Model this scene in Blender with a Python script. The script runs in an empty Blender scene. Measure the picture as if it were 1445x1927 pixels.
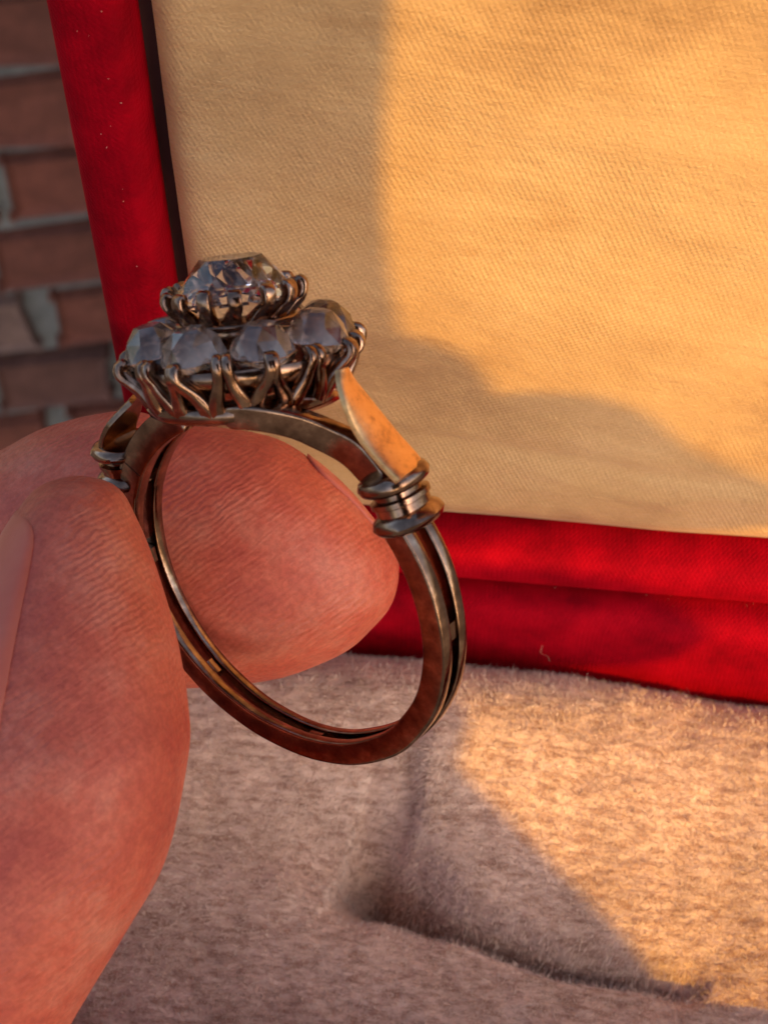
# Close-up: an old cluster ring pinched in front of an open red velvet ring box. Units: 1 unit = 1 cm.
import bpy, bmesh, math, random
import numpy as np
from mathutils import Vector, Matrix, noise as mnoise
random.seed(7); RNG = np.random.default_rng(7)
SC = bpy.context.scene; COL = SC.collection
SC.unit_settings.scale_length = 0.01
R = math.radians

# ------------------------------------------------------------------ camera
PITCH = R(55); CAM = np.array([0.0, 0.0, 150.0])
RIGHT = np.array([1.0, 0, 0]); UP = np.array([0, math.sin(PITCH), math.cos(PITCH)]); BACK = np.array([0, -math.cos(PITCH), math.sin(PITCH)])
FPX = 3596.0
cd = bpy.data.cameras.new('camera'); cam = bpy.data.objects.new('camera', cd); COL.objects.link(cam)
cam.location = CAM; cam.rotation_euler = (math.pi/2 - PITCH, 0, 0)
cd.sensor_fit = 'VERTICAL'; cd.sensor_height = 24.0; cd.lens = 12.0/(963.5/FPX)
cd.clip_start = 0.1; cd.clip_end = 5000
cd.dof.use_dof = True; cd.dof.focus_distance = 11.25; cd.dof.aperture_fstop = 0.70
SC.camera = cam

# ------------------------------------------------------------------ sky, sun, exposure
SUN_AZ, SUN_EL = R(35), R(27)          # the sun stands behind the camera, to its right, low
SUN = np.array([math.sin(SUN_AZ)*math.cos(SUN_EL), -math.cos(SUN_AZ)*math.cos(SUN_EL), math.sin(SUN_EL)])
w = bpy.data.worlds.new('World'); SC.world = w; w.use_nodes = True
nt = w.node_tree; bg = nt.nodes['Background']; sky = nt.nodes.new('ShaderNodeTexSky')
sky.sky_type = 'NISHITA'; sky.sun_disc = False; sky.sun_elevation = SUN_EL
sky.sun_rotation = math.pi - SUN_AZ
sky.air_density = 1.0; sky.dust_density = 3.0; sky.ozone_density = 1.0
nt.links.new(sky.outputs[0], bg.inputs[0]); bg.inputs[1].default_value = 0.15
sl = bpy.data.lights.new('sun', 'SUN'); so = bpy.data.objects.new('sun', sl); COL.objects.link(so)
sl.energy = 2.2; sl.angle = R(0.5); sl.color = (1.0, 0.53, 0.0)
so.rotation_euler = Vector(SUN).to_track_quat('Z', 'Y').to_euler()
SC.view_settings.view_transform = 'Standard'; SC.view_settings.look = 'None'
SC.view_settings.exposure = 0.92; SC.view_settings.gamma = 1.0
SC.cycles.max_bounces = 14; SC.cycles.transmission_bounces = 12; SC.cycles.glossy_bounces = 8; SC.cycles.diffuse_bounces = 5
SC.cycles.caustics_refractive = True; SC.cycles.sample_clamp_indirect = 6.0

# ------------------------------------------------------------------ helpers
def P(px, py, d):                      # a point d cm in front of the lens
    return CAM + RIGHT*((px-722.5)/FPX*d) - UP*((py-963.5)/FPX*d) - BACK*d
def pix(X):
    v = np.asarray(X) - CAM; z = -(v@BACK)
    return (722.5 + FPX*(v@RIGHT)/z, 963.5 - FPX*(v@UP)/z, z)

def mesh_obj(name, verts, faces, mat, parent=None, smooth=True, mats=None):
    me = bpy.data.meshes.new(name)
    me.from_pydata([tuple(map(float, v)) for v in verts], [], [tuple(map(int, f)) for f in faces]); me.update()
    return finish(name, me, mat, parent, smooth)
def finish(name, me, mat, parent=None, smooth=True):
    if mat: me.materials.append(mat)
    if smooth: me.polygons.foreach_set('use_smooth', [True]*len(me.polygons))
    o = bpy.data.objects.new(name, me); COL.objects.link(o)
    if parent: o.parent = parent
    return o
def share(o, name, parent, mw=None):
    c = o.copy(); c.name = name; COL.objects.link(c); c.parent = parent
    if mw is not None: c.matrix_local = mw
    return c
def thing(name, label, cat, mw=None, group=None):
    o = bpy.data.objects.new(name, None); COL.objects.link(o); o.empty_display_size = .2
    if mw is not None: o.matrix_world = mw
    o['label'] = label; o['category'] = cat
    if group: o['group'] = group
    return o
def loft(sections, closed=False, caps=True):
    """sections: list of (n,3) arrays -> verts, faces"""
    m = len(sections); n = len(sections[0]); V = np.concatenate(sections); F = []
    for i in range(m if closed else m-1):
        a, b = i*n, ((i+1) % m)*n
        for j in range(n):
            k = (j+1) % n; F.append((a+j, a+k, b+k, b+j))
    if caps and not closed:
        F.append(tuple(range(n))[::-1]); F.append(tuple(range((m-1)*n, m*n)))
    return V, F
def superell(n, e):
    t = np.linspace(0, 2*np.pi, n, endpoint=False)
    c, s = np.cos(t), np.sin(t)
    return np.sign(c)*np.abs(c)**e, np.sign(s)*np.abs(s)**e
def frame_mat(o, x, y, z):
    M = Matrix.Identity(4)
    for i in range(3):
        M[i][0], M[i][1], M[i][2], M[i][3] = float(x[i]), float(y[i]), float(z[i]), float(o[i])
    return M
def crv(pts, n):                       # Catmull-Rom resample of an (m,k) array
    pts = np.asarray(pts, float); m = len(pts); out = []
    for t in np.linspace(0, m-1, n):
        i = min(int(t), m-2); f = t-i
        p0, p1, p2, p3 = pts[max(i-1, 0)], pts[i], pts[i+1], pts[min(i+2, m-1)]
        out.append(.5*((2*p1)+(-p0+p2)*f+(2*p0-5*p1+4*p2-p3)*f*f+(-p0+3*p1-3*p2+p3)*f**3))
    return np.array(out)

# ------------------------------------------------------------------ materials
class NT:
    def __init__(s, name):
        s.m = bpy.data.materials.new(name); s.m.use_nodes = True; s.t = s.m.node_tree
        s.b = s.t.nodes['Principled BSDF']; s.co = s.n('ShaderNodeTexCoord').outputs['Object']
    def n(s, typ, **kw):
        x = s.t.nodes.new(typ)
        for k, v in kw.items(): setattr(x, k, v)
        return x
    def l(s, a, b): s.t.links.new(a, b)
    def mapping(s, scale=(1, 1, 1), rot=(0, 0, 0), kind='POINT'):
        m = s.n('ShaderNodeMapping', vector_type=kind); s.l(s.co, m.inputs['Vector'])
        m.inputs['Scale'].default_value = scale; m.inputs['Rotation'].default_value = rot
        return m.outputs[0]
    def noise(s, scale, detail=4, rough=.6, vec=None, dist=0):
        x = s.n('ShaderNodeTexNoise'); s.l(vec or s.co, x.inputs['Vector'])
        x.inputs['Scale'].default_value = scale; x.inputs['Detail'].default_value = detail
        x.inputs['Roughness'].default_value = rough; x.inputs['Distortion'].default_value = dist
        return x.outputs['Fac']
    def wave(s, scale, vec=None, dist=0, dscale=1, axis='X', detail=2):
        x = s.n('ShaderNodeTexWave', bands_direction=axis); s.l(vec or s.co, x.inputs['Vector'])
        x.inputs['Scale'].default_value = scale; x.inputs['Distortion'].default_value = dist
        x.inputs['Detail Scale'].default_value = dscale; x.inputs['Detail'].default_value = detail
        return x.outputs['Fac']
    def ramp(s, fac, stops):
        x = s.n('ShaderNodeValToRGB'); s.l(fac, x.inputs[0]); e = x.color_ramp.elements
        while len(e) < len(stops): e.new(.5)
        for i, (p, c) in enumerate(stops):
            e[i].position = p; e[i].color = (*c, 1) if len(c) == 3 else c
        return x.outputs[0]
    def math(s, op, a, b=None):
        x = s.n('ShaderNodeMath', operation=op)
        for i, v in enumerate((a, b)):
            if v is None: continue
            if isinstance(v, (int, float)): x.inputs[i].default_value = v
            else: s.l(v, x.inputs[i])
        return x.outputs[0]
    def bump(s, h, strength, dist, prev=None):
        x = s.n('ShaderNodeBump'); s.l(h, x.inputs['Height']); x.inputs['Strength'].default_value = strength
        x.inputs['Distance'].default_value = dist
        if prev is not None: s.l(prev, x.inputs['Normal'])
        return x.outputs[0]
    def set(s, **kw):
        for k, v in kw.items():
            i = s.b.inputs[k.replace('_', ' ')]
            if isinstance(v, (int, float, tuple)): i.default_value = v
            else: s.l(v, i)
        return s

def mat_metal():
    s = NT('aged_rose_gold')
    c = s.ramp(s.noise(9, 6, .65), [(.3, (.12, .064, .043)), (.54, (.27, .16, .11)), (.78, (.56, .37, .26))])
    r = s.ramp(s.noise(22, 5), [(.3, (.22,)*3), (.7, (.085,)*3)])
    n1 = s.bump(s.noise(26, 5), .12, .010)
    n2 = s.bump(s.noise(140, 3), .10, .004, n1)
    return s.set(Base_Color=c, Metallic=1.0, Roughness=r, Normal=n2).m
def mat_plate():
    s = NT('worn_gold_lid_glow')  # lid's orange reflection put into the gold colour, with worn dark patches
    c = s.ramp(s.noise(11, 8, .75), [(.26, (.30, .13, .06)), (.5, (.80, .42, .17)), (.8, (.92, .56, .27))])
    n1 = s.bump(s.noise(38, 6), .25, .012)
    return s.set(Base_Color=c, Metallic=1.0, Roughness=.36, Normal=n1).m
def mat_stone(name, tint, inc, ior):
    s = NT(name)
    s.set(Base_Color=tint, Transmission_Weight=1.0, IOR=ior, Roughness=.008)
    g = s.b
    d = s.n('ShaderNodeBsdfPrincipled'); d.inputs['Base Color'].default_value = (.52, .46, .5, 1); d.inputs['Roughness'].default_value = .3
    f = s.ramp(s.noise(5, 7, .7, dist=2.5), [(.56, (0, 0, 0)), (.76, (inc,)*3)])
    mx = s.n('ShaderNodeMixShader'); s.l(f, mx.inputs[0]); s.l(g.outputs[0], mx.inputs[1]); s.l(d.outputs[0], mx.inputs[2])
    s.l(mx.outputs[0], s.t.nodes['Material Output'].inputs[0])
    return s.m
def mat_skin():
    s = NT('skin')
    c1 = s.ramp(s.noise(1.9, 8, .68), [(.3, (.46, .070, .046)), (.5, (.62, .125, .070)), (.74, (.70, .23, .145))])
    c2 = s.ramp(s.noise(26, 4, .7), [(.38, (.70, .60, .58)), (.62, (1, 1, 1))])
    mx = s.n('ShaderNodeMix', data_type='RGBA', blend_type='MULTIPLY'); mx.inputs[0].default_value = .7
    s.l(c1, mx.inputs[6]); s.l(c2, mx.inputs[7])
    rid = s.wave(9.0, s.mapping(rot=(0, 0, R(235))), dist=6.5, dscale=.9, axis='X', detail=3)
    msk = s.ramp(s.noise(.9, 2), [(.4, (.15,)*3), (.62, (1, 1, 1))])
    rid = s.math('MULTIPLY', rid, msk)
    n0 = s.bump(rid, .46, .010)
    cr = s.noise(1.0, 4, .55, s.mapping((.4, .05, .3), (0, 0, R(38)), 'TEXTURE'), .8)
    n1 = s.bump(cr, .28, .025, n0)
    n2 = s.bump(s.noise(60, 4, .7), .35, .006, n1)
    vor = s.n('ShaderNodeTexVoronoi'); vor.inputs['Scale'].default_value = 30; s.l(s.co, vor.inputs['Vector'])
    n3 = s.bump(vor.outputs['Distance'], .22, .008, n2)
    s.set(Base_Color=mx.outputs[2], Roughness=s.ramp(s.noise(20, 3), [(.3, (.42,)*3), (.7, (.6,)*3)]), Normal=n3,
          Subsurface_Weight=.22, Subsurface_Radius=(1.0, .32, .16), Subsurface_Scale=.22, Specular_IOR_Level=.4)
    return s.m
def mat_nail():
    s = NT('nail')
    c = s.ramp(s.noise(2, 3), [(.3, (.53, .115, .072)), (.7, (.63, .165, .105))])
    s.set(Base_Color=c, Roughness=.48, Specular_IOR_Level=.3, Subsurface_Weight=.3, Subsurface_Radius=(1, .4, .25), Subsurface_Scale=.1,
          Normal=s.bump(s.noise(5, 3, .5, s.mapping((1, 12, 12))), .15, .01))
    return s.m
def mat_red():
    s = NT('red_velvet')
    c = s.ramp(s.noise(2.2, 6, .65), [(.25, (.15, .0005, .005)), (.55, (.30, .0008, .008)), (.8, (.44, .002, .011))])
    rib = s.wave(11, s.mapping(rot=(0, R(38), 0)), dist=1.2, dscale=2.0)
    rib2 = s.wave(11, s.mapping(rot=(0, 0, R(38))), dist=1.2, dscale=2.0)
    n0 = s.bump(s.math('ADD', rib, rib2), .22, .010)
    n1 = s.bump(s.noise(45, 4, .7), .6, .012, n0)
    s.set(Base_Color=c, Roughness=.75, Sheen_Weight=.3, Sheen_Roughness=.3, Sheen_Tint=(.9, .004, .015, 1), Specular_IOR_Level=.03, Normal=n1)
    return s.m
def mat_satin():
    s = NT('cream_satin')
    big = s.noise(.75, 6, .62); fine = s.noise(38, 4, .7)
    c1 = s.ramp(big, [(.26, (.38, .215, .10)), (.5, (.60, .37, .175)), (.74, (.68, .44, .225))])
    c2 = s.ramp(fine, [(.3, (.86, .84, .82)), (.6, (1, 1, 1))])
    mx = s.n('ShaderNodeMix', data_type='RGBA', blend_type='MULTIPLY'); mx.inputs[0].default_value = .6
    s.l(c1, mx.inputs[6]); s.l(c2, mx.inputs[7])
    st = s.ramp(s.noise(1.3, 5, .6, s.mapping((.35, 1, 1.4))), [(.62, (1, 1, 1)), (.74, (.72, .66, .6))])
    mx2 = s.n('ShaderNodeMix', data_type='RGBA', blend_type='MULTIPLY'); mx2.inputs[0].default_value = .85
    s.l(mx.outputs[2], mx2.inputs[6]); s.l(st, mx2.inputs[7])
    wv = s.wave(9.5, s.mapping(rot=(0, R(24), 0)), dist=.8, dscale=3); wv2 = s.wave(11, s.mapping(rot=(0, R(-62), 0)), dist=.8, dscale=3)
    msk = s.ramp(s.noise(.55, 3), [(.38, (.25,)*3), (.62, (1.0,)*3)]); n0 = s.bump(s.math('MULTIPLY', s.math('ADD', wv, wv2), msk), .30, .007)
    n1 = s.bump(s.noise(55, 4, .7), .45, .008, n0)
    n2 = s.bump(s.noise(1.3, 6, .62, s.mapping((.6, 1, 1.5))), .62, .10, n1)
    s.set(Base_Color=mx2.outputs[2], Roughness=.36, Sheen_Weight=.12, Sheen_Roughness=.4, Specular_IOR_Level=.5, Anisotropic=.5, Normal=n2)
    return s.m
def mat_pad(name, dark):
    s = NT(name)
    c1 = s.ramp(s.noise(1.3, 6, .65), [(.28, (.58*dark, .40*dark, .30*dark)), (.55, (.79*dark, .56*dark, .44*dark)), (.78, (.84*dark, .65*dark, .52*dark))])
    c2 = s.ramp(s.noise(11, 6, .75, s.mapping((.55, 1.7, 1))), [(.38, (.44, .31, .26)), (.57, (1, 1, 1))])
    mx = s.n('ShaderNodeMix', data_type='RGBA', blend_type='MULTIPLY'); mx.inputs[0].default_value = .85
    s.l(c1, mx.inputs[6]); s.l(c2, mx.inputs[7])
    rb = s.wave(2.6, s.mapping(rot=(0, 0, R(86))), dist=5, dscale=1.4); n0 = s.bump(s.math('ADD', s.noise(9, 5, .7), s.math('MULTIPLY', rb, .7)), .42, .03); n1 = s.bump(s.noise(48, 3, .7), .45, .015, n0)
    s.set(Base_Color=mx.outputs[2], Roughness=.9, Sheen_Weight=.35, Sheen_Roughness=.5, Specular_IOR_Level=.15, Normal=n1)
    return s.m
def mat_brick():
    s = NT('brick')
    oi = s.n('ShaderNodeObjectInfo').outputs['Random']
    tint = s.ramp(oi, [(0, (.24, .085, .055)), (.35, (.33, .10, .06)), (.6, (.18, .09, .068)), (.8, (.30, .19, .15)), (1, (.30, .088, .05))])
    v = s.ramp(s.noise(.35, 6, .7), [(.3, (.55, .5, .5)), (.7, (1.15, 1.1, 1.1))])
    mx = s.n('ShaderNodeMix', data_type='RGBA', blend_type='MULTIPLY'); mx.inputs[0].default_value = 1
    s.l(tint, mx.inputs[6]); s.l(v, mx.inputs[7])
    return s.set(Base_Color=mx.outputs[2], Roughness=.9, Normal=s.bump(s.noise(1.2, 6, .7), .7, .4)).m
def mat_plain(name, a, b, scale, rough, bump=.3, bd=.1, metal=0):
    s = NT(name)
    return s.set(Base_Color=s.ramp(s.noise(scale, 6, .65), [(.3, a), (.7, b)]), Roughness=rough, Metallic=metal, Normal=s.bump(s.noise(scale*5, 5, .7), bump, bd)).m
M_METAL = mat_metal(); M_PLATE = mat_plate()
M_STONE = mat_stone('clear_stone', (.94, .93, .96, 1), .25, 1.46); M_STONE2 = mat_stone('grey_stone', (.985, .94, .91, 1), .05, 1.62); M_FOIL = mat_plain('stone_foil', (.30, .21, .17), (.80, .66, .58), 10, .10, .5, .02, 1.0)
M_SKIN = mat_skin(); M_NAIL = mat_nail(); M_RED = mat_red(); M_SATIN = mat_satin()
M_PAD = mat_pad('cream_velvet', 1.0); M_PILE = mat_plain('cream_pile', (.68, .48, .37), (.86, .68, .55), 3, .8, 0)
M_BRICK = mat_brick(); M_MORTAR = mat_plain('mortar', (.16, .155, .145), (.30, .29, .27), .5, .95, .6, .3)
M_GROUND = mat_plain('paving', (.10, .095, .09), (.17, .16, .15), .05, .9, .3, .5)
M_STONEWALL = mat_plain('ledge_stone', (.16, .14, .12), (.25, .22, .19), .3, .9, .5, .2)
M_DARK = mat_plain('dark_gap', (.03, .008, .008), (.05, .012, .012), 4, .95, 0)
M_FIBRE = mat_plain('lint', (.45, .25, .14), (.65, .45, .30), 4, .8, 0)
M_PHONE = mat_plain('phone_glass', (.015, .015, .018), (.02, .02, .024), 4, .25, 0); M_LENS = mat_plain('lens_glass', (.005, .005, .008), (.008, .008, .012), 4, .05, 0)

# ------------------------------------------------------------------ setting: ground, ledge, brick wall
def sheet(name, z, x0, x1, y0, y1, mat):
    o = mesh_obj(name, [(x0, y0, z), (x1, y0, z), (x1, y1, z), (x0, y1, z)], [(0, 1, 2, 3)], mat); o['kind'] = 'structure'; return o
sheet('ground', 0, -2500, 2500, -2500, 2500, M_GROUND)

# ------------------------------------------------------------------ ring box frames
YAW = R(5.67); LEAN = R(-1.5)
Ub = np.array([math.cos(YAW), -math.sin(YAW), 0]); Gb = np.array([-math.sin(YAW), -math.cos(YAW), 0]); Zb = np.array([0, 0, 1.0])   # right, toward the viewer, up
Vl = math.cos(LEAN)*Zb - math.sin(LEAN)*Gb; Nl = np.cross(Ub, Vl)
L0 = P(406.6, 935.5, 14.6)                                                 # inner lower left corner of the lining
LW, LH = 6.2, 6.0
def Lp(u, v, n=0): return L0 + Ub*u + Vl*v + Nl*n
RIM = .45
H0 = Lp(0, -RIM-.10, -.1)                                              # hinge line
BOXW = LW
def Bp(u, g, z): return H0 + Ub*u + Gb*g + Zb*z
box = thing('ring_box', 'open red velvet ring box with cream satin lid lining and plush cream slotted cushion', 'ring box', frame_mat(Bp(LW/2, 2.5, -2.2), Ub, -Gb, Zb))
BI = np.linalg.inv(np.array(box.matrix_world))
def loc(V): V = np.asarray(V); return V@BI[:3, :3].T + BI[:3, 3]
def rr_loop(x0, x1, y0, y1, rad, off, nc=10):
    """rounded rectangle outline grown outward by off"""
    out = []
    for cx, cy, a0 in ((x1-rad, y1-rad, 0), (x0+rad, y1-rad, 90), (x0+rad, y0+rad, 180), (x1-rad, y0+rad, 270)):
        for k in range(nc+1):
            a = R(a0+90*k/nc); out.append((cx+(rad+off)*math.cos(a), cy+(rad+off)*math.sin(a)))
    return np.array(out)
def densify(l, step):
    out = []
    for i in range(len(l)):
        a, b = l[i], l[(i+1) % len(l)]; n = max(1, int(np.linalg.norm(b-a)/step))
        for k in range(n): out.append(a+(b-a)*k/n)
    return np.array(out)
def rim_frame(name, x0, x1, y0, y1, width, depth, bulge, to_world, parent, mat):
    # profile in (outward, height): a padded bar with a rounded front
    t = np.linspace(0, math.pi, 22)
    prof = [(0.0, -depth)] + [(width*(.5-.5*math.copysign(abs(math.cos(a))**.72, math.cos(a))), bulge*(math.sin(a)**.62)) for a in t] + [(width, -depth)]
    base = rr_loop(x0, x1, y0, y1, .25, 0); n = len(base); secs = []
    for o, h in prof:
        l = rr_loop(x0, x1, y0, y1, .25, o); secs.append(loc([to_world(x, y, h) for x, y in l]))
    V, F = loft(secs, closed=True)
    return mesh_obj(name, V, F, mat, parent)
rim_frame('lid_rim', -.09, LW+.09, -.09, LH+.09, RIM, .55, .34, lambda x, y, h: Lp(x, y, h-.05), box, M_RED)
# lining: a padded satin panel, faintly wavy, its edge rolled back into the groove
def lining():
    nu, nv = 90, 82; V = []; F = []
    for j in range(nv+1):
        for i in range(nu+1):
            u, v = LW*i/nu, LH*j/nv
            e = min(u, LW-u, v, LH-v)
            h = .10*(1-math.exp(-e/.07)) - .10 + .05*math.sin(math.pi*u/LW)*math.sin(math.pi*v/LH)
            h += .045*mnoise.noise((u*.55, v*.9, 2.2)) + .012*mnoise.noise((u*1.7, v*2.6, 8.1))
            # a shallow pucker running along the lower part
            d = (v-.95-.06*math.sin(u*1.3)+.13*(u-2.6)*.4)
            h -= .022*math.exp(-(d/.09)**2)*max(0, 1-((u-2.9)/1.6)**2)
            V.append(Lp(u, v, h+.04))
    for j in range(nv):
        for i in range(nu):
            a = j*(nu+1)+i; F.append((a, a+1, a+nu+2, a+nu+1))
    o = mesh_obj('lid_lining', loc(V), F, M_SATIN, box); return o
lining()
def slab(name, to_world, x0, x1, y0, y1, z0, z1, parent, mat):
    V = [to_world(x, y, z) for z in (z0, z1) for x, y in ((x0, y0), (x1, y0), (x1, y1), (x0, y1))]
    return mesh_obj(name, loc(V) if parent is box else V, [(3, 2, 1, 0), (4, 5, 6, 7), (0, 1, 5, 4), (1, 2, 6, 5), (2, 3, 7, 6), (3, 0, 4, 7)], mat, parent, smooth=False)
slab('hinge_strip', Bp, -.3, LW+.3, -.16, .18, -.32, -.035, box, M_RED)
slab('lid_back', Lp, -.2, LW+.2, -.2, LH+.2, -.62, -.12, box, M_DARK)
BD = 5.6                                                               # depth of the base from hinge to front
BX0 = -1.2
BR0 = .56                                                              # back rim of the base
rim_frame('base_rim', BX0-.09, LW+.09, -(BD-.8), -BR0+.0, .47, 3.3, .33, lambda x, y, h: Bp(x, -y, h-.40), box, M_RED)
slab('base_tray', lambda x, y, z: Bp(x, -y, z), BX0-.1, LW+.1, -(BD-.8)-.1, -BR0+.1, -3.6, -3.2, box, M_DARK)
ledge = thing('stone_ledge', 'grey stone ledge under the open ring box', 'ledge', frame_mat((H0[0], H0[1], 0), Ub, -Gb, Zb))
def ledge_slab(name, x0, x1, g0, g1, z0, z1):
    bm = bmesh.new(); bmesh.ops.create_cube(bm, size=1)
    for v in bm.verts: v.co = Vector((x0+(v.co.x+.5)*(x1-x0), -(g0+(v.co.y+.5)*(g1-g0)), z0+(v.co.z+.5)*(z1-z0)))
    bmesh.ops.bevel(bm, geom=bm.edges[:], offset=.15, segments=2, affect='EDGES'); bmesh.ops.recalc_face_normals(bm, faces=bm.faces[:])
    me = bpy.data.meshes.new(name); bm.to_mesh(me); bm.free(); return finish(name, me, M_STONEWALL, ledge, False)
ledge_slab('coping', -.4, 34, -.2, 9, H0[2]-7.2, H0[2]-3.66); ledge_slab('pillar', .5, 32, .6, 8, 0, H0[2]-7.2)

# ------------------------------------------------------------------ cushion
PADZ = -.62; SLOPE = .32
def ray_pad(px, py, z=PADZ):           # where the line of sight meets the level of the pad, in (u, g)
    n = Zb+SLOPE*Gb; o = Bp(0, 1.2, z); d = P(px, py, 1.0) - CAM; t = ((o-CAM)@n)/(d@n); X = CAM + d*t - H0
    return np.array([X@Ub, X@Gb])
SLIT = np.array([ray_pad(*p) for p in ((640, 1600), (745, 1645), (830, 1705), (930, 1748), (1060, 1797), (1200, 1812), (1340, 1850))])
EDGE = np.array([ray_pad(*p) for p in ((905, 1270), (838, 1350), (815, 1440), (800, 1540), (765, 1625))])
def seg_dist(X, line):                 # distance, side and run along a polyline for points (n,2)
    best = np.full(len(X), 1e9); side = np.zeros(len(X)); run = np.zeros(len(X)); acc = 0
    for a, b in zip(line[:-1], line[1:]):
        ab = b-a; L = np.linalg.norm(ab); t = np.clip(((X-a)@ab)/L**2, 0, 1); q = X-a-t[:, None]*ab
        d = np.sqrt((q**2).sum(1)); s = np.sign(ab[0]*q[:, 1]-ab[1]*q[:, 0]); m = d < best
        best[m] = d[m]; side[m] = s[m]; run[m] = acc+(t*L)[m]; acc += L
    return best, side, run, acc
def sm(x): x = np.clip(x, 0, 1); return x*x*(3-2*x)
def pad_height(X):
    u, g = X[:, 0], X[:, 1]
    e = np.minimum(np.minimum(u-BX0+.05, LW+.05-u), np.minimum(g-BR0+.04, BD-.8-g))
    h = -.75*np.exp(-np.maximum(e, 0)/.28) - SLOPE*(g-1.2)
    h += .34*np.exp(-((u-1.5)/2.0)**2)*np.exp(-((g-1.35)/.8)**2)       # the swell at the back of the pad
    h -= .16*sm((u-2.6)/2.2)
    d, s, run, acc = seg_dist(X, EDGE)
    fade = sm((g-1.0)/.5)*sm((EDGE[-1, 1]+.30-g)/.35)
    h -= fade*np.where(s > 0, np.clip(run/acc, 0, 1)**1.2*(.30*np.exp(-(d/1.2)**2))*sm(d/(.16+.05*np.sin(g*9))), 0)   # the nap lies lower left of this fold
    d, s, run, acc = seg_dist(X, SLIT)
    t = run/acc; depth = 1.25*np.sqrt(np.clip(t*(1-t)*4, 0, 1))*(1.1-.75*t)
    wd = .08+.26*np.clip(1-t*2.4, 0, 1)**1.5
    h -= depth*np.exp(-(d/wd)**2) + .06*np.exp(-(d/.35)**2)
    h -= .09*np.where(s > 0, 1, 0)*np.exp(-(d/.5)**2)*sm(d/.06)*sm(t*(1-t)*9)
    c = ray_pad(690, 1625); h -= .22*np.exp(-((u-c[0])/.42)**2-((g-c[1])/.38)**2)
    return h
def fbm(u, g, s, seed): return np.array([mnoise.fractal((a*s, b*s, seed), 1.0, 2.0, 3) for a, b in zip(u, g)])
def cushion():
    nu, ng = 360, 200
    uu, gg = np.meshgrid(np.linspace(BX0-.04, LW+.04, nu), np.linspace(BR0-.03, BD-.8-.01, ng)); X = np.stack([uu.ravel(), gg.ravel()], 1)
    h = pad_height(X) + .040*fbm(X[:, 0], X[:, 1], 1.6, 3.0) + .016*fbm(X[:, 0]*.6, X[:, 1], 6.0, 5.0)
    V = H0 + X[:, :1]*Ub + X[:, 1:]*Gb + (PADZ+h)[:, None]*Zb
    F = [(j*nu+i, (j+1)*nu+i, (j+1)*nu+i+1, j*nu+i+1) for j in range(ng-1) for i in range(nu-1)]
    c = mesh_obj('cushion', loc(V), F, M_PAD, box)
    # pile: short fibres, one joined mesh
    n = 190000
    Y = np.stack([RNG.uniform(BX0-.02, LW+.02, n), RNG.uniform(BR0-.02, 4.4, n)], 1)
    gi = (Y[:, 1]-BR0+.03)/(BD-.8-.01-BR0+.03)*(ng-1); ui = (Y[:, 0]-BX0+.04)/(LW-BX0+.08)*(nu-1)
    i0 = np.clip(ui.astype(int), 0, nu-2); j0 = np.clip(gi.astype(int), 0, ng-2); fu = ui-i0; fg = gi-j0; H = h.reshape(ng, nu)
    z = H[j0, i0]*(1-fu)*(1-fg)+H[j0, i0+1]*fu*(1-fg)+H[j0+1, i0]*(1-fu)*fg+H[j0+1, i0+1]*fu*fg
    dzu = (H[j0, i0+1]-H[j0, i0])/((LW-BX0+.08)/(nu-1)); dzg = (H[j0+1, i0]-H[j0, i0])/((BD-.81-BR0+.03)/(ng-1))
    root = H0 + Y[:, :1]*Ub + Y[:, 1:]*Gb + (PADZ+z-.006)[:, None]*Zb
    nrm = Zb - dzu[:, None]*Ub - dzg[:, None]*Gb; nrm /= np.linalg.norm(nrm, axis=1)[:, None]
    a = RNG.normal(size=(n, 3))*.45 + nrm*1.0 + .30*Gb - .55*Ub*np.sin(Y[:, 1:]*3.1+Y[:, :1]*1.7)
    a /= np.linalg.norm(a, axis=1)[:, None]
    L = RNG.uniform(.025, .060, n)*np.where(RNG.random(n) < .012, 2.4, 1)
    ds, ss, _r, _a = seg_dist(Y, SLIT); de, se, _r2, _a2 = seg_dist(Y, EDGE)
    fr = np.exp(-(ds/.13)**2)*(ds > .03)+.6*np.exp(-(de/.09)**2)*(se <= 0)
    L = L*(1+1.5*fr*RNG.random(n)); a = a+fr[:, None]*(.9*Gb*np.where(ss > 0, .6, .8)[:, None]-.4*Ub*(de < ds)[:, None]); a /= np.linalg.norm(a, axis=1)[:, None]
    side = np.cross(a, RNG.normal(size=(n, 3))); side /= np.linalg.norm(side, axis=1)[:, None]; wdt = RNG.uniform(.0016, .0032, n)
    b = a + .45*RNG.normal(size=(n, 3))
    mid = root + a*(L*.55)[:, None]; tip = mid + b/np.linalg.norm(b, axis=1)[:, None]*(L*.5)[:, None]
    V = np.stack([root-side*wdt[:, None], root+side*wdt[:, None], mid+side*(wdt*.8)[:, None], mid-side*(wdt*.8)[:, None], tip], 1).reshape(-1, 3)
    V = loc(V); k = np.arange(n)*5
    me = bpy.data.meshes.new('pile'); me.vertices.add(n*5); me.vertices.foreach_set('co', V.ravel().astype(np.float32))
    loops = np.stack([k, k+1, k+2, k, k+2, k+3, k+3, k+2, k+4], 1).ravel()
    me.loops.add(n*9); me.loops.foreach_set('vertex_index', loops.astype(np.int32))
    me.polygons.add(n*3); me.polygons.foreach_set('loop_start', np.arange(0, n*9, 3, dtype=np.int32)); me.update(calc_edges=True); me.validate()
    p = finish('pile', me, M_PILE, c, False); p['kind'] = 'stuff'
    return c
CUSH = cushion()

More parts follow.
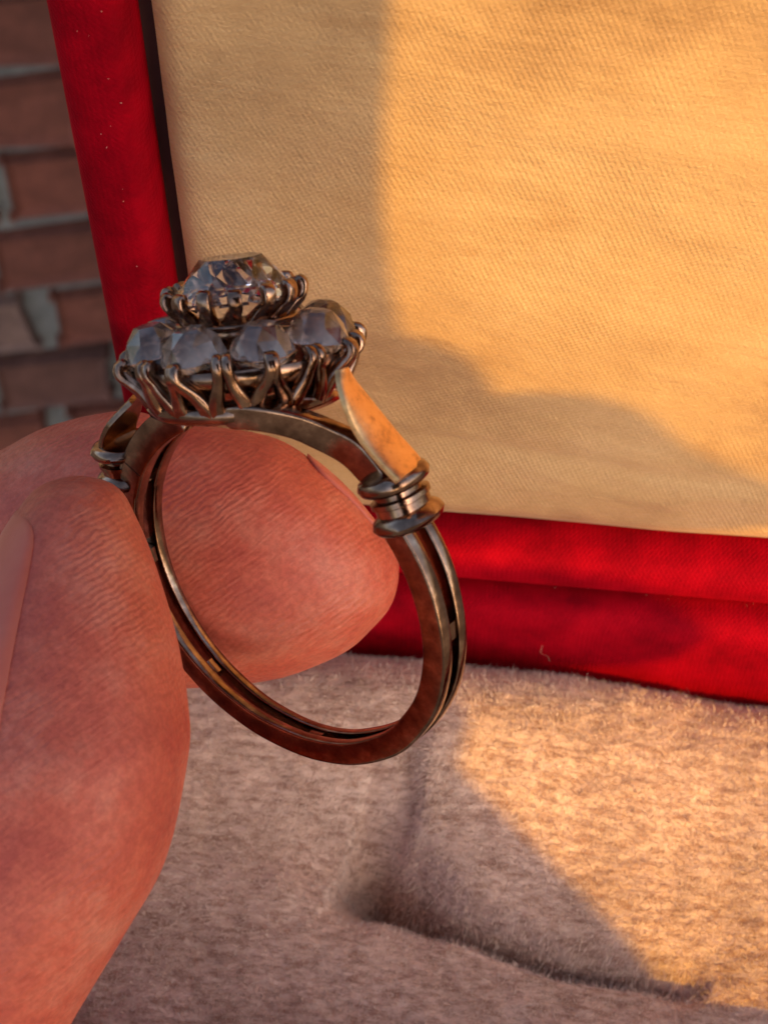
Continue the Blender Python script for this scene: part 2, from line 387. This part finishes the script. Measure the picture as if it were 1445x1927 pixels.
# lint: specks of dust on the rim and a few stray fibres
def lint():
    V = []; F = []
    def speck(p, r):
        b = len(V); M = RNG.normal(size=(3, 3)); M, _ = np.linalg.qr(M)
        for q in ((1, 0, 0), (-1, 0, 0), (0, .6, 0), (0, -.6, 0), (0, 0, .35), (0, 0, -.35)): V.append(p+r*(M@np.array(q))*RNG.uniform(.6, 1.3))
        for a, c, d in ((0, 2, 4), (2, 1, 4), (1, 3, 4), (3, 0, 4), (2, 0, 5), (1, 2, 5), (3, 1, 5), (0, 3, 5)): F.append((b+a, b+c, b+d))
    for k in range(230):
        u = RNG.uniform(.5, LW-.3); g = RNG.uniform(.12, .50) if k < 160 else RNG.uniform(.02, .1)
        if k < 60: u = RNG.uniform(3.2, 5.6); g = RNG.normal(.30, .03)
        speck(Bp(u, g, -.075-.10*abs((g-.3)/.24)**3), RNG.uniform(.004, .011))
    for k in range(16):
        v = RNG.uniform(.2, LH-.5); speck(Lp(-.09-RNG.uniform(.05, .25), v, .30), RNG.uniform(.004, .008))
    def fibre(pts, r):
        pts = crv(pts, 14); secs = []
        for p in pts: secs.append(np.array([p+Ub*r, p+Vl*r, p-Ub*r, p-Vl*r]))
        v, f = loft(secs); b = len(V); V.extend(v); F.extend([tuple(b+i for i in q) for q in f])
    for k in range(6):
        u = RNG.uniform(1.6, LW-.4); g = BR0+RNG.uniform(.05, .5); z = -.55+RNG.uniform(-.05, .05); a = Bp(u, g, z); L = RNG.uniform(.12, .38)
        d = RNG.normal(size=3)*.6+Zb*1.2+Ub*RNG.normal()*.8; d /= np.linalg.norm(d)
        fibre([a, a+d*L*.4+RNG.normal(size=3)*.012, a+d*L*.75+RNG.normal(size=3)*.02, a+d*L+RNG.normal(size=3)*.02], RNG.uniform(.0009, .0016))
    o = mesh_obj('lint', loc(V), F, M_FIBRE, box); o['kind'] = 'stuff'
lint()

# ------------------------------------------------------------------ the ring
TOW = np.stack([RIGHT, UP, BACK], 1)
def ortho(M): u_, s_, v_ = np.linalg.svd(np.array(M)); return u_@v_
RF = TOW@ortho([[0.7197, -0.3293, -0.6113], [0.0455, 0.9008, -0.4318], [0.6928, 0.283, 0.6632]])   # ring axes (right, head, front) in the world
RC = P(534.3, 1092.5, 10.6)
HF = TOW@ortho([[0.7388, -0.2663, -0.6191], [-0.0008, 0.9183, -0.3959], [0.6740, 0.2929, 0.6782]]); HC = P(556.4, 1096.3, 10.6)   # the head leans a little off that axis
ring = thing('cluster_ring', 'antique rose gold cluster ring with raised centre stone, held upright between finger and thumb', 'ring', frame_mat(RC, RF[:, 0], RF[:, 1], RF[:, 2]))
def ring_px(px, py, z):                # local ring point on the plane z under a pixel
    o = (CAM-RC)@RF; d = (P(px, py, 1.0)-CAM)@RF; t = (z-o[2])/d[2]; return o+d*t
RO, RI, OV = 1.138, .992, .044            # the hoop is slightly oval
def wid(a):                            # half width of the band along the finger, by angle
    s = abs(math.sin((a-math.pi*1.5)/2)); return .082 + .052*s**1.5
NS = 20
SX, SY = superell(NS, .22)
def arc_bar(name, a0, a1, r_in, r_out, zf, mat, n=60, tip=0.0, wob=0.0):
    secs = []
    for i in range(n+1):
        a = a0+(a1-a0)*i/n; z0, z1 = zf(a); ri, ro = (r_in(a), r_out(a)) if callable(r_in) else (r_in, r_out)
        k = 1.0
        if tip:
            e = min((i+.15)/(n*tip), (n-i+.15)/(n*tip)) if tip < 0 else (n-i+.1)/(n*tip); k = min(1, math.sqrt(max(e, 0.02)))
        rm, rh, zm, zh = (ri+ro)/2, (ro-ri)/2*k, (z0+z1)/2, (z1-z0)/2*k
        wv = wob*mnoise.noise((a*4, z0*9, 1.3))
        secs.append(np.stack([(OV+rm+rh*SX+wv)*math.cos(a), (rm+rh*SX+wv)*math.sin(a), zm+zh*SY], 1))
    V, F = loft(secs); o = mesh_obj(name, V, F, mat, ring)
    o.data.set_sharp_from_angle(angle=R(38)); return o
for s in (1, -1):                      # two parallel wires make the split shank
    zf = (lambda a: (wid(a)*.26, wid(a))) if s > 0 else (lambda a: (-wid(a), -wid(a)*.36))
    arc_bar('shank_wire', R(132), R(381), RI, RO, zf, M_METAL, 140, wob=.006)
for deg in (169, 213, 258, 301, 343.5):       # short bars that bridge the two wires
    a = R(deg); arc_bar('crossbar', a-.045, a+.045, RI+.012, RO-.012, lambda t: (-wid(t)*.3, wid(t)*.3), M_METAL, 8)
def front_arm():                        # slim arm that leaves the collar and sweeps forward to the underside of the head
    ctrl = [(*ring_px(px, py, z), h) for px, py, z, h in ((712, 918, .06, .085), (684, 884, .07, .092), (655, 854, .085, .095), (615, 832, .13, .088), (560, 808, .22, .078), (500, 794, .32, .072), (455, 789, .38, .070), (428, 789, .41, .062), (420, 789, .415, .03))]
    pts = crv(ctrl, 48); secs = []
    for k, q in enumerate(pts):
        p = q[:3]; d = pts[min(k+1, 47), :3]-pts[max(k-1, 0), :3]; d /= np.linalg.norm(d)
        er = np.array([p[0], p[1], 0]); er -= d*(er@d); er /= np.linalg.norm(er); ez = np.cross(d, er); ez *= np.sign(ez[2])
        secs.append(np.array([p+er*(q[3]*x)+ez*(.045*y-.045) for x, y in zip(SX, SY)]))
    V, F = loft(secs); o = mesh_obj('shoulder_arm', V, F, M_METAL, ring); o.data.set_sharp_from_angle(angle=R(38))
front_arm()
for m in (1,):                         # inner shoulder arms run on under the head
    for s in ((1,) if m == 0 else (1, -1)):
        a0, a1 = (R(31), R(92)) if m == 0 else (R(142), R(84))
        if s > 0 and m == 1: a1 = R(98)
        zf = (lambda a: (.03, .125)) if s > 0 else (lambda a: (-.125, -.03))
        arc_bar('shoulder_arm', a0, a1, lambda a: .985, (lambda a: 1.160+min(.135, .14*max(0, (R(60)-a)/R(24))**1.3)) if m == 0 else (lambda a: 1.155), zf, M_METAL, 50, tip=.06, wob=.004)
# outer shoulder plates: leaf-shaped ribbons rising to the rim of the head
def plate(mirror):
    hz = [.14, .14, .14, .14, .13, .09, .05]
    fr = [ring_px(*p, h) for p, h in zip(((752, 902), (718, 868), (683, 826), (663, 790), (651, 755), (642, 722), (639, 696)), hz)]
    bk = [ring_px(*p, -h) for p, h in zip(((800, 870), (778, 843), (755, 818), (722, 778), (695, 745), (668, 712), (655, 690)), hz)]
    if mirror:
        path = crv([(-.96, .86), (-.94, .95), (-.86, 1.03), (-.76, 1.10), (-.63, 1.165)], 7)
        fr = [np.array([*q, h]) for q, h in zip(path, hz)]; bk = [np.array([*q, -h]) for q, h in zip(path, hz)]
    fr = crv(fr, 30); bk = crv(bk, 30); secs = []
    for i in range(30):
        mid = (fr[i]+bk[i])/2; ax = (bk[i]-fr[i])/2
        d = (fr[min(i+1, 29)]+bk[min(i+1, 29)]-fr[max(i-1, 0)]-bk[max(i-1, 0)]); d /= np.linalg.norm(d)
        nn = np.cross(ax, d); nn /= np.linalg.norm(nn); nn = nn if (nn[0] > 0) != mirror else -nn
        th = .015+.006*(1-i/29)
        S = np.array([mid+ax*y+nn*(th*(x-1)+.022*(1-y*y)) for x, y in zip(SX, SY)])
        secs.append(S)
    V, F = loft(secs)
    o = mesh_obj('shoulder_plate', V, F, M_METAL if mirror else M_PLATE, ring); o.data.set_sharp_from_angle(angle=R(38))  # bright reflection in the colour; mirrored plate gets darker metal for its dark reflection
plate(False); plate(True)
def collar(cx, cy, ang, half, sp):
    a = R(ang); er = np.array([math.cos(a), math.sin(a), 0]); et = np.array([-math.sin(a), math.cos(a), 0])*(1 if math.cos(a) > 0 else -1); ez = np.array([0, 0, 1.0]); cc = np.array([cx, cy, 0])
    prof = [(-.165, -.045), (-.163, .0), (-.148, .030), (-.118, .046), (-.085, .032), (-.066, .006), (-.060, -.002), (-.020, -.002), (-.012, .012), (.014, .012), (.022, -.020), (.046, -.020),
            (.054, .008), (.070, .034), (.102, .046), (.134, .032), (.150, .002), (.154, -.045)]
    X, Y = superell(40, .86); secs = []
    for t, k in prof:
        t *= sp; A, B = half*1.06+k, .150+k*.95
        secs.append(np.array([cc+er*(A*x)+et*t+ez*(B*y) for x, y in zip(X, Y)]))
    V, F = loft(secs); o = mesh_obj('collar', V, F, M_METAL, ring); o.data.set_sharp_from_angle(angle=R(50)); return o
collar(1.095, .455, 2, .128, 1.0); collar(-.925, .805, 164, .115, .85)
# --- head: frame fitted to its tilt
def rotv(v):
    t = np.linalg.norm(v); k = v/t; K = np.array([[0, -k[2], k[1]], [k[2], 0, -k[0]], [-k[1], k[0], 0]]); return np.eye(3)+math.sin(t)*K+(1-math.cos(t))*K@K
HR = rotv(np.array([-.16, 0, -.08])); HW = HF@HR; HR = RF.T@HW; HO = RF.T@(HC+HF@np.array([.155, 1.344, .024])-RC); HM = frame_mat(HO, HR[:, 0], HR[:, 1], HR[:, 2])
def head_obj(name, V, F, mat, smooth=True, sharp=None):
    o = mesh_obj(name, V, F, mat, ring, smooth); o.matrix_local = HM
    if sharp: o.data.set_sharp_from_angle(angle=R(sharp))
    return o
def lathe(prof, n=64, wob=0):
    secs = []
    for i in range(n):
        a = 2*math.pi*i/n; k = 1+wob*mnoise.noise((math.cos(a)*3, math.sin(a)*3, .4))
        secs.append(np.array([(r*k*math.cos(a), y, -r*k*math.sin(a)) for r, y in prof]))
    return loft(secs, closed=True)
# base plate of the gallery, an open ring with rounded underside
bp_prof = [(.30, -.20), (.36, -.175), (.47, -.170), (.520, -.185), (.535, -.220), (.520, -.262), (.49, -.280), (.43, -.286), (.34, -.275), (.30, -.25)]
V, F = lathe(bp_prof, 72, .012); head_obj('gallery_base', V, F, M_METAL)
def tube_path(pts, ra, rb, up=None, n=10, e=.7):
    """flattened bar along pts; ra = half widths tangential, rb = half thickness radial"""
    pts = np.asarray(pts); secs = []; X, Y = superell(n, e)
    for i, p in enumerate(pts):
        d = pts[min(i+1, len(pts)-1)]-pts[max(i-1, 0)]; d = d/np.linalg.norm(d)
        s = np.cross(d, up); s /= np.linalg.norm(s); q = np.cross(s, d)
        secs.append(p+np.outer(ra[i]*X, s)+np.outer(rb[i]*Y, q))
    return loft(secs)
V, F = lathe([(.515, -.115), (.535, -.112), (.575, -.055), (.597, .004), (.585, .008), (.562, -.045), (.528, -.098)], 72, .012); head_obj('gallery_band', V, F, M_METAL)
NST = 8; PH0 = R(14); RST = .455
def pol(r, y, a): return np.array([r*math.cos(a), y, -r*math.sin(a)])
for k in range(2*NST):
    a0 = PH0+math.pi*k/NST; mid = k % 2 == 0; jit = random.uniform(-.02, .02); hi = random.uniform(-.02, .022)
    rt = .648 if mid else .612; sp = .012 if mid else .042
    for sg in (-1, 1):
        ab, am, at = a0+sg*.150+jit*.4, a0+sg*(.080 if mid else .085)+jit, a0+sg*sp+jit
        ctrl = [pol(.475, -.225, ab), pol(.520, -.165, ab-sg*.01), pol(.562, -.095, am), pol(rt-.025, -.035, at+sg*.012), pol(rt+.003, .012+hi, at), pol(rt+.002, .044+hi, at), pol(rt-.042, .066+hi, at)]
        pts = crv(ctrl, 18); f = np.linspace(0, 1, 18)
        ra = np.interp(f, [0, .18, .4, .62, .88, 1], [.054, .042, .033, .030, .031 if mid else .026, .019]); rb = np.interp(f, [0, .3, .7, .92, 1], [.05, .044, .038, .036, .016])
        V, F = tube_path(pts, ra, rb, np.array([math.cos(a0), 0, -math.sin(a0)]), 10, .5); head_obj('claw', V, F, M_METAL)
# stones
def gem(name, levels, mat, M, parent, flat_top=True):
    """levels: list of (radius, height, count, phase); neighbours are stitched into triangular facets"""
    bm = bmesh.new(); rings = []
    for r, h, n, ph in levels:
        rings.append([bm.verts.new((r*math.cos(2*math.pi*(i+ph)/n), h, -r*math.sin(2*math.pi*(i+ph)/n))) for i in range(n)] if n > 1 else [bm.verts.new((0, h, 0))])
    bmesh.ops.convex_hull(bm, input=bm.verts[:])
    bmesh.ops.recalc_face_normals(bm, faces=bm.faces[:])
    bmesh.ops.dissolve_limit(bm, angle_limit=R(1.0), verts=bm.verts[:], edges=bm.edges[:])
    me = bpy.data.meshes.new(name); bm.to_mesh(me); bm.free()
    o = finish(name, me, mat, parent, False); o.matrix_local = M; return o
dome = [(.190, .0, 10, 0), (.198, .020, 10, .5), (.158, .088, 8, 0), (.085, .138, 6, .5), (.04, .148, 6, 0), (.125, -.06, 8, .25), (.05, -.095, 6, 0)]
first = None
for k in range(NST):
    a = PH0+2*math.pi*k/NST
    T = Matrix.Translation(Vector(pol(RST, .045, a)))@Matrix.Rotation(a+random.uniform(-.3, .3), 4, 'Y')@Matrix.Rotation(R(-9), 4, 'Z')
    dd = [(r*.89*random.uniform(.96, 1.03), h*1.22*random.uniform(.94, 1.08), n, p+random.uniform(-.1, .1)) for r, h, n, p in dome]
    gem('side_stone', dd, M_STONE2, HM@T, ring)
    # a closed cup of metal behind each stone
    cup = [(.0, -.13), (.05, -.125), (.12, -.08), (.162, -.012), (.178, .018), (.170, .022), (.154, -.005), (.112, -.07), (.045, -.105), (.0, -.112)]
    secs = [np.array([(r*math.cos(t), y, -r*math.sin(t)) for r, y in cup]) for t in np.linspace(0, 2*math.pi, 11, endpoint=False)]
    V, F = loft(secs, closed=True); o = mesh_obj('collet', V, F, M_FOIL, ring, False)
    o.matrix_local = HM@Matrix.Translation(Vector(pol(RST, .05, a)))@Matrix.Rotation(a, 4, 'Y')@Matrix.Rotation(R(-9), 4, 'Z')
# raised centre: post, plate with a rolled edge, claws and stone
V, F = lathe([(.16, -.22), (.20, -.2), (.22, -.05), (.215, .12), (.23, .18), (.19, .18), (.17, .1), (.165, -.1)], 40); head_obj('centre_post', V, F, M_METAL)
V, F = lathe([(.10, .185), (.22, .168), (.29, .166), (.322, .174), (.330, .187), (.322, .199), (.30, .205), (.27, .212), (.24, .222), (.18, .222), (.10, .215)], 64, .01); head_obj('centre_plate', V, F, M_METAL)
NC = 14
for k in range(NC):
    a = 2*math.pi*(k+.3)/NC+random.uniform(-.035, .035); tw = -.10+random.uniform(-.05, .03); hi = random.uniform(-.012, .014)
    ctrl = [pol(.262, .200, a+tw), pol(.288, .232, a+tw*.7), pol(.316, .262, a+tw*.3), pol(.346, .288, a), pol(.362, .318+hi, a), pol(.360, .344+hi, a), pol(.332, .360+hi, a)]
    pts = crv(ctrl, 16); f = np.linspace(0, 1, 16)
    ra = np.interp(f, [0, .15, .4, .7, .9, 1], [.060, .046, .036, .035, .038, .032]); rb = np.interp(f, [0, .3, .7, .92, 1], [.034, .032, .032, .032, .016])
    V, F = tube_path(pts, ra, rb, np.array([math.cos(a), 0, -math.sin(a)]), 16, .36); head_obj('centre_claw', V, F, M_METAL, True, 55)
gem('centre_stone', [(.334, .292, 16, 0), (.338, .312, 16, .5), (.262, .420, 8, .5), (.165, .516, 8, 0), (.27, .235, 12, .25), (.22, .226, 12, .25)], M_STONE, HM, ring)
# ------------------------------------------------------------------ the hand
hand = thing('hand', 'bare hand in shade, its thumb and index finger pinching the side of the ring', 'hand', frame_mat(P(-300, 1900, 11.5), RIGHT, UP, BACK))
HI = np.linalg.inv(np.array(hand.matrix_world))
def hl(V): V = np.asarray(V); return V@HI[:3, :3].T + HI[:3, 3]
def digit(rows, axis, nsec, nring=40, e=.92):
    """rows: (px, py, half extent in pixels across, depth, half depth cm); axis 'x' or 'y' = image direction the digit runs along"""
    rr = crv(rows, nsec); secs = []
    X, Y = superell(nring, e)
    for i, (px, py, hw, d, hd) in enumerate(rr):
        t = rr[min(i+1, nsec-1)]-rr[max(i-1, 0)]
        tx, ty = t[0], -t[1]; L = math.hypot(tx, ty) or 1; tx, ty = tx/L, ty/L
        if axis == 'x': cx, cy = 0.0, 1.0
        else: cx, cy = 1.0, 0.0
        c = P(px, py, d); a = max(hw, 1)/FPX*d
        secs.append(np.array([c + (RIGHT*cx+UP*cy)*(a*x) + BACK*(max(hd, .01)*y) for x, y in zip(X, Y)]))
    return secs
THUMB = [(150, 894, 6, 10.50, .03), (150, 903, 50, 10.49, .22), (147, 925, 84, 10.47, .34), (143, 965, 108, 10.44, .45), (138, 1040, 145, 10.38, .58), (125, 1200, 206, 10.22, .76), (105, 1350, 250, 10.08, .86),
         (85, 1430, 268, 10.0, .88), (30, 1620, 282, 9.95, .90), (-45, 1760, 280, 9.98, .90), (-150, 1927, 285, 10.1, .92), (-330, 2200, 310, 10.5, .98), (-620, 2520, 380, 11.2, 1.1), (-950, 2800, 430, 12.0, 1.2)]
INDEX = [(752, 1066, 4, 12.30, .03), (748, 1069, 38, 12.30, .20), (733, 1078, 68, 12.29, .34), (710, 1081, 92, 12.28, .46), (660, 1075, 146, 12.27, .62), (600, 1063, 188, 12.26, .72), (530, 1052, 224, 12.25, .78), (450, 1048, 240, 12.25, .80),
         (340, 1046, 250, 12.27, .80), (240, 1035, 263, 12.3, .80), (100, 1056, 256, 12.4, .80), (0, 1092, 243, 12.5, .80), (-150, 1170, 262, 12.6, .86), (-420, 1330, 290, 12.9, .9), (-750, 1620, 310, 13.2, .95), (-1050, 2000, 340, 13.2, 1.0)]
def rows_world(rows, n=60): return digit(rows, 'y', n)
parts = []
parts.append(digit(THUMB, 'y', 90)); parts.append(digit(INDEX, 'x', 100))
def blob_chain(pts, rad, n=40, nr=26):
    pts = crv(pts, n); rad = crv([[r] for r in rad], n)[:, 0]; secs = []
    for i, p in enumerate(pts):
        d = pts[min(i+1, n-1)]-pts[max(i-1, 0)]; d /= np.linalg.norm(d); s = np.cross(d, BACK); s /= np.linalg.norm(s); q = np.cross(s, d)
        t = np.linspace(0, 2*np.pi, nr, endpoint=False); secs.append(p+rad[i]*(np.outer(np.cos(t), s)+np.outer(np.sin(t), q)))
    return secs
# three more fingers curled behind the index, the palm and the wrist (outside the picture to the left)
for k, (dy, dd, ln) in enumerate(((330, .5, 1.0), (640, .7, .9), (900, .6, .75))):
    pts = [P(-1150+40*k, 2050+dy*.75, 13.3+dd), P(-820+30*k, 1680+dy, 13.6+dd), P(-520+20*k, 1500+dy, 13.6+dd), P(-420, 1520+dy, 12.9+dd), P(-480, 1620+dy, 12.3+dd)]
    parts.append(blob_chain(pts, [.95, .88, .82, .75, .3]))
parts.append(blob_chain([P(-950, 2350, 12.4), P(-1250, 2500, 12.6), P(-1600, 2800, 12.6), P(-2100, 3200, 12.4), P(-2700, 3700, 12.2)], [.9, 2.2, 2.6, 2.2, 2.1]))
parts.append(blob_chain([P(-1000, 2050, 13.3), P(-1250, 2350, 13.3), P(-1700, 2750, 13.0)], [.9, 1.8, 2.2]))
bm = bmesh.new()
for secs in parts:
    V, F = loft(secs); vs = [bm.verts.new(tuple(v)) for v in hl(V)]
    for f in F: bm.faces.new([vs[i] for i in f])
bmesh.ops.recalc_face_normals(bm, faces=bm.faces[:])
me = bpy.data.meshes.new('body'); bm.to_mesh(me); bm.free()
tmp = bpy.data.objects.new('body', me); COL.objects.link(tmp)
rm = tmp.modifiers.new('r', 'REMESH'); rm.mode = 'VOXEL'; rm.voxel_size = .045; rm.use_smooth_shade = True
sm_ = tmp.modifiers.new('s', 'SMOOTH'); sm_.factor = .5; sm_.iterations = 8
dg = bpy.context.evaluated_depsgraph_get(); me2 = bpy.data.meshes.new_from_object(tmp.evaluated_get(dg)); bpy.data.objects.remove(tmp)
me2.materials.clear(); finish('body', me2, M_SKIN, hand)
# nails lie on the digits, a little proud of the skin
def nail(secs, i0, i1, j0, j1, off, j0b=None):
    ja, jb = j0, j0 if j0b is None else j0b
    rows = []; nI, nJ = 24, 18; n = len(secs[0])
    for i in np.linspace(i0, i1, nI):
        a = int(i); f = i-a; s = secs[a]*(1-f)+secs[min(a+1, len(secs)-1)]*f; c = s.mean(0); row = []
        w_ = max(.02, 1-abs((i-(i0+i1)/2)/((i1-i0)/2*1.002))**8)**.5
        j0 = ja+(jb-ja)*(i-i0)/(i1-i0); jm = (j0+j1)/2
        for j in np.linspace(jm-(jm-j0)*w_, jm+(j1-jm)*w_, nJ):
            b = int(math.floor(j)); g = j-b; p = s[b % n]*(1-g)+s[(b+1) % n]*g; d = p-c; d /= np.linalg.norm(d); row.append((p, d))
        rows.append(row)
    V = [p+d*off for r in rows for p, d in r]+[p-d*.05 for r in rows for p, d in r]; m = nI*nJ; F = []
    for i in range(nI-1):
        for j in range(nJ-1):
            a = i*nJ+j; F += [(a, a+1, a+nJ+1, a+nJ), (m+a, m+a+nJ, m+a+nJ+1, m+a+1)]
    edge = [i*nJ for i in range(nI)]+[(nI-1)*nJ+j for j in range(1, nJ)]+[i*nJ+nJ-1 for i in range(nI-2, -1, -1)]+[j for j in range(nJ-2, 0, -1)]
    for a, b in zip(edge, edge[1:]+edge[:1]): F.append((a, b, m+b, m+a))
    return mesh_obj('nail', hl(V), F, M_NAIL, hand)
nail(parts[0], 20, 58, 11.9, 27, .010, 10.4)     # thumb: j counts round the section, 0 = picture right, 10 = toward the lens, 20 = picture left
nail(parts[1], 13, 36, -11.5, 2.6, .022)   # index: 0 = up, 10 = toward the lens, -10 = away

# ------------------------------------------------------------------ brick wall far behind
WY = R(-9); WU = np.array([math.cos(WY), -math.sin(WY), 0]); WN = np.array([-math.sin(WY), -math.cos(WY), 0])
W0 = P(100, 400, 150.0)
wall = thing('brick_wall', 'old brown brick wall with wide grey mortar joints, out of focus behind the box', 'brick wall', frame_mat((W0[0], W0[1], 0), WU, -WN, Zb))
def wl(u, d, z): return (u, -d, z)
def boxm(name, u0, u1, d0, d1, z0, z1, mat, parent, bev=0, jit=0):
    bm = bmesh.new(); bmesh.ops.create_cube(bm, size=1)
    for v in bm.verts: v.co = Vector((u0+(v.co.x+.5)*(u1-u0), -(d0+(v.co.y+.5)*(d1-d0)), z0+(v.co.z+.5)*(z1-z0)))
    if jit:
        for v in bm.verts: v.co += Vector([random.uniform(-jit, jit) for _ in range(3)])
    if bev: bmesh.ops.bevel(bm, geom=bm.edges[:], offset=bev, segments=1, affect='EDGES')
    bmesh.ops.recalc_face_normals(bm, faces=bm.faces[:])
    me = bpy.data.meshes.new(name); bm.to_mesh(me); bm.free(); return finish(name, me, mat, parent, False)
boxm('mortar', -75, 190, -22, -1.0, 0, 190, M_MORTAR, wall)
boxm('added_shade_block', 30, 46, 0, 88, 0, 230, M_BRICK, wall)  # added block, unseen behind the lid, to keep the sun off the bricks
COURSE = 7.7; protos = {}
for L in (9.2, 20.2):
    protos[L] = [boxm('brick', -L/2, L/2, -9, random.uniform(-.2, .25), 0, 5.6, M_BRICK, wall, .5, .42) for _ in range(5)]
used = set()
for row in range(-7, 9):
    z = W0[2]+row*COURSE; x = -36+(row % 2)*7.2+random.uniform(-1, 1); k = row
    while x < 40:
        L = (9.2, 20.2)[k % 2]; k += 1; p = random.choice(protos[L])
        if p.name in used: b = share(p, 'brick', wall)
        else: b = p; used.add(p.name)
        b.location = (x+L/2, random.uniform(-.25, .25), z); x += L+2.2
for ps in protos.values():
    for p in ps:
        if p.name not in used: bpy.data.objects.remove(p)


# ------------------------------------------------------------------ the phone that takes the picture and the hand round it: they stand at the lens and shade the ring
def C(x, y, b): return CAM + RIGHT*x + UP*y + BACK*b
phone = thing('smartphone', 'dark smartphone held up at the lens, shading the ring', 'phone', frame_mat(C(3.4, -3.4, 1.1), RIGHT, UP, BACK))
def pl(V): return np.asarray(V)@np.eye(3)
def slab_round(name, w, h, t, rad, mat, parent, o=(0, 0, 0), rz=0.0):
    secs = []
    for z, k in ((-t/2, .1), (-t/2+.08, 0), (t/2-.08, 0), (t/2, .1)):
        l = rr_loop(-w/2, w/2, -h/2, h/2, rad, -k-rad); c, s_ = math.cos(rz), math.sin(rz)
        secs.append(np.array([(o[0]+x*c-y*s_, o[1]+x*s_+y*c, o[2]+z) for x, y in rr_loop(-w/2+rad, w/2-rad, -h/2+rad, h/2-rad, .0001, rad-k)]))
    V, F = loft(secs); return mesh_obj(name, V, F, mat, parent)
slab_round('body', 7.4, 15.0, .8, .9, M_PHONE, phone, (0, 0, 0), R(20))
slab_round('lens', 1.3, 1.3, .2, .6, M_LENS, phone, (-3.4, 3.4, -.45), 0)
h2 = thing('hand', 'second hand gripping the phone beside the lens, two fingers held out', 'hand', frame_mat(C(9, -10, 1.4), RIGHT, UP, BACK))
HI2 = np.linalg.inv(np.array(h2.matrix_world)); parts2 = []
for pts, rad in (
    ([(4.3, 2), (4.9, 0), (5.45, -1.7), (6.08, -3.1), (6.7, -4.6), (7.5, -6.5), (8.0, -8)], [1.1, 1.2, 1.35, 1.45, 1.7, 2.2, 2.3]),
    ([(7.6, -5.7), (8.75, -5.6), (9.5, -6.0), (9.9, -6.1), (10.3, -5.9), (11.2, -6.1), (12.1, -6.25), (12.5, -6.3)], [.95, 1.04, .74, .62, .80, .52, .3, .12]),
    ([(8.2, -7.3), (9.6, -7.42), (11, -7.5), (11.8, -7.6), (12.4, -7.7)], [.9, .5, .52, .5, .25]),
    ([(7.7, -8.5), (8.45, -9.55), (10.0, -11.5), (12, -14.5), (13.5, -18)], [2.2, 2.2, 2.4, 2.6, 2.8])):
    parts2.append(blob_chain([C(*p, .8) for p in pts], rad, 30, 20))
bm = bmesh.new()
for secs in parts2:
    V, F = loft(secs); V = np.asarray(V)@HI2[:3, :3].T+HI2[:3, 3]; vs = [bm.verts.new(tuple(v)) for v in V]
    for f in F: bm.faces.new([vs[i] for i in f])
bmesh.ops.recalc_face_normals(bm, faces=bm.faces[:]); me = bpy.data.meshes.new('body'); bm.to_mesh(me); bm.free()
tmp = bpy.data.objects.new('body', me); COL.objects.link(tmp)
rm = tmp.modifiers.new('r', 'REMESH'); rm.mode = 'VOXEL'; rm.voxel_size = .09; rm.use_smooth_shade = True
sm_ = tmp.modifiers.new('s', 'SMOOTH'); sm_.factor = .5; sm_.iterations = 5
dg = bpy.context.evaluated_depsgraph_get(); me2 = bpy.data.meshes.new_from_object(tmp.evaluated_get(dg)); bpy.data.objects.remove(tmp)
me2.materials.clear(); finish('body', me2, M_SKIN, h2)
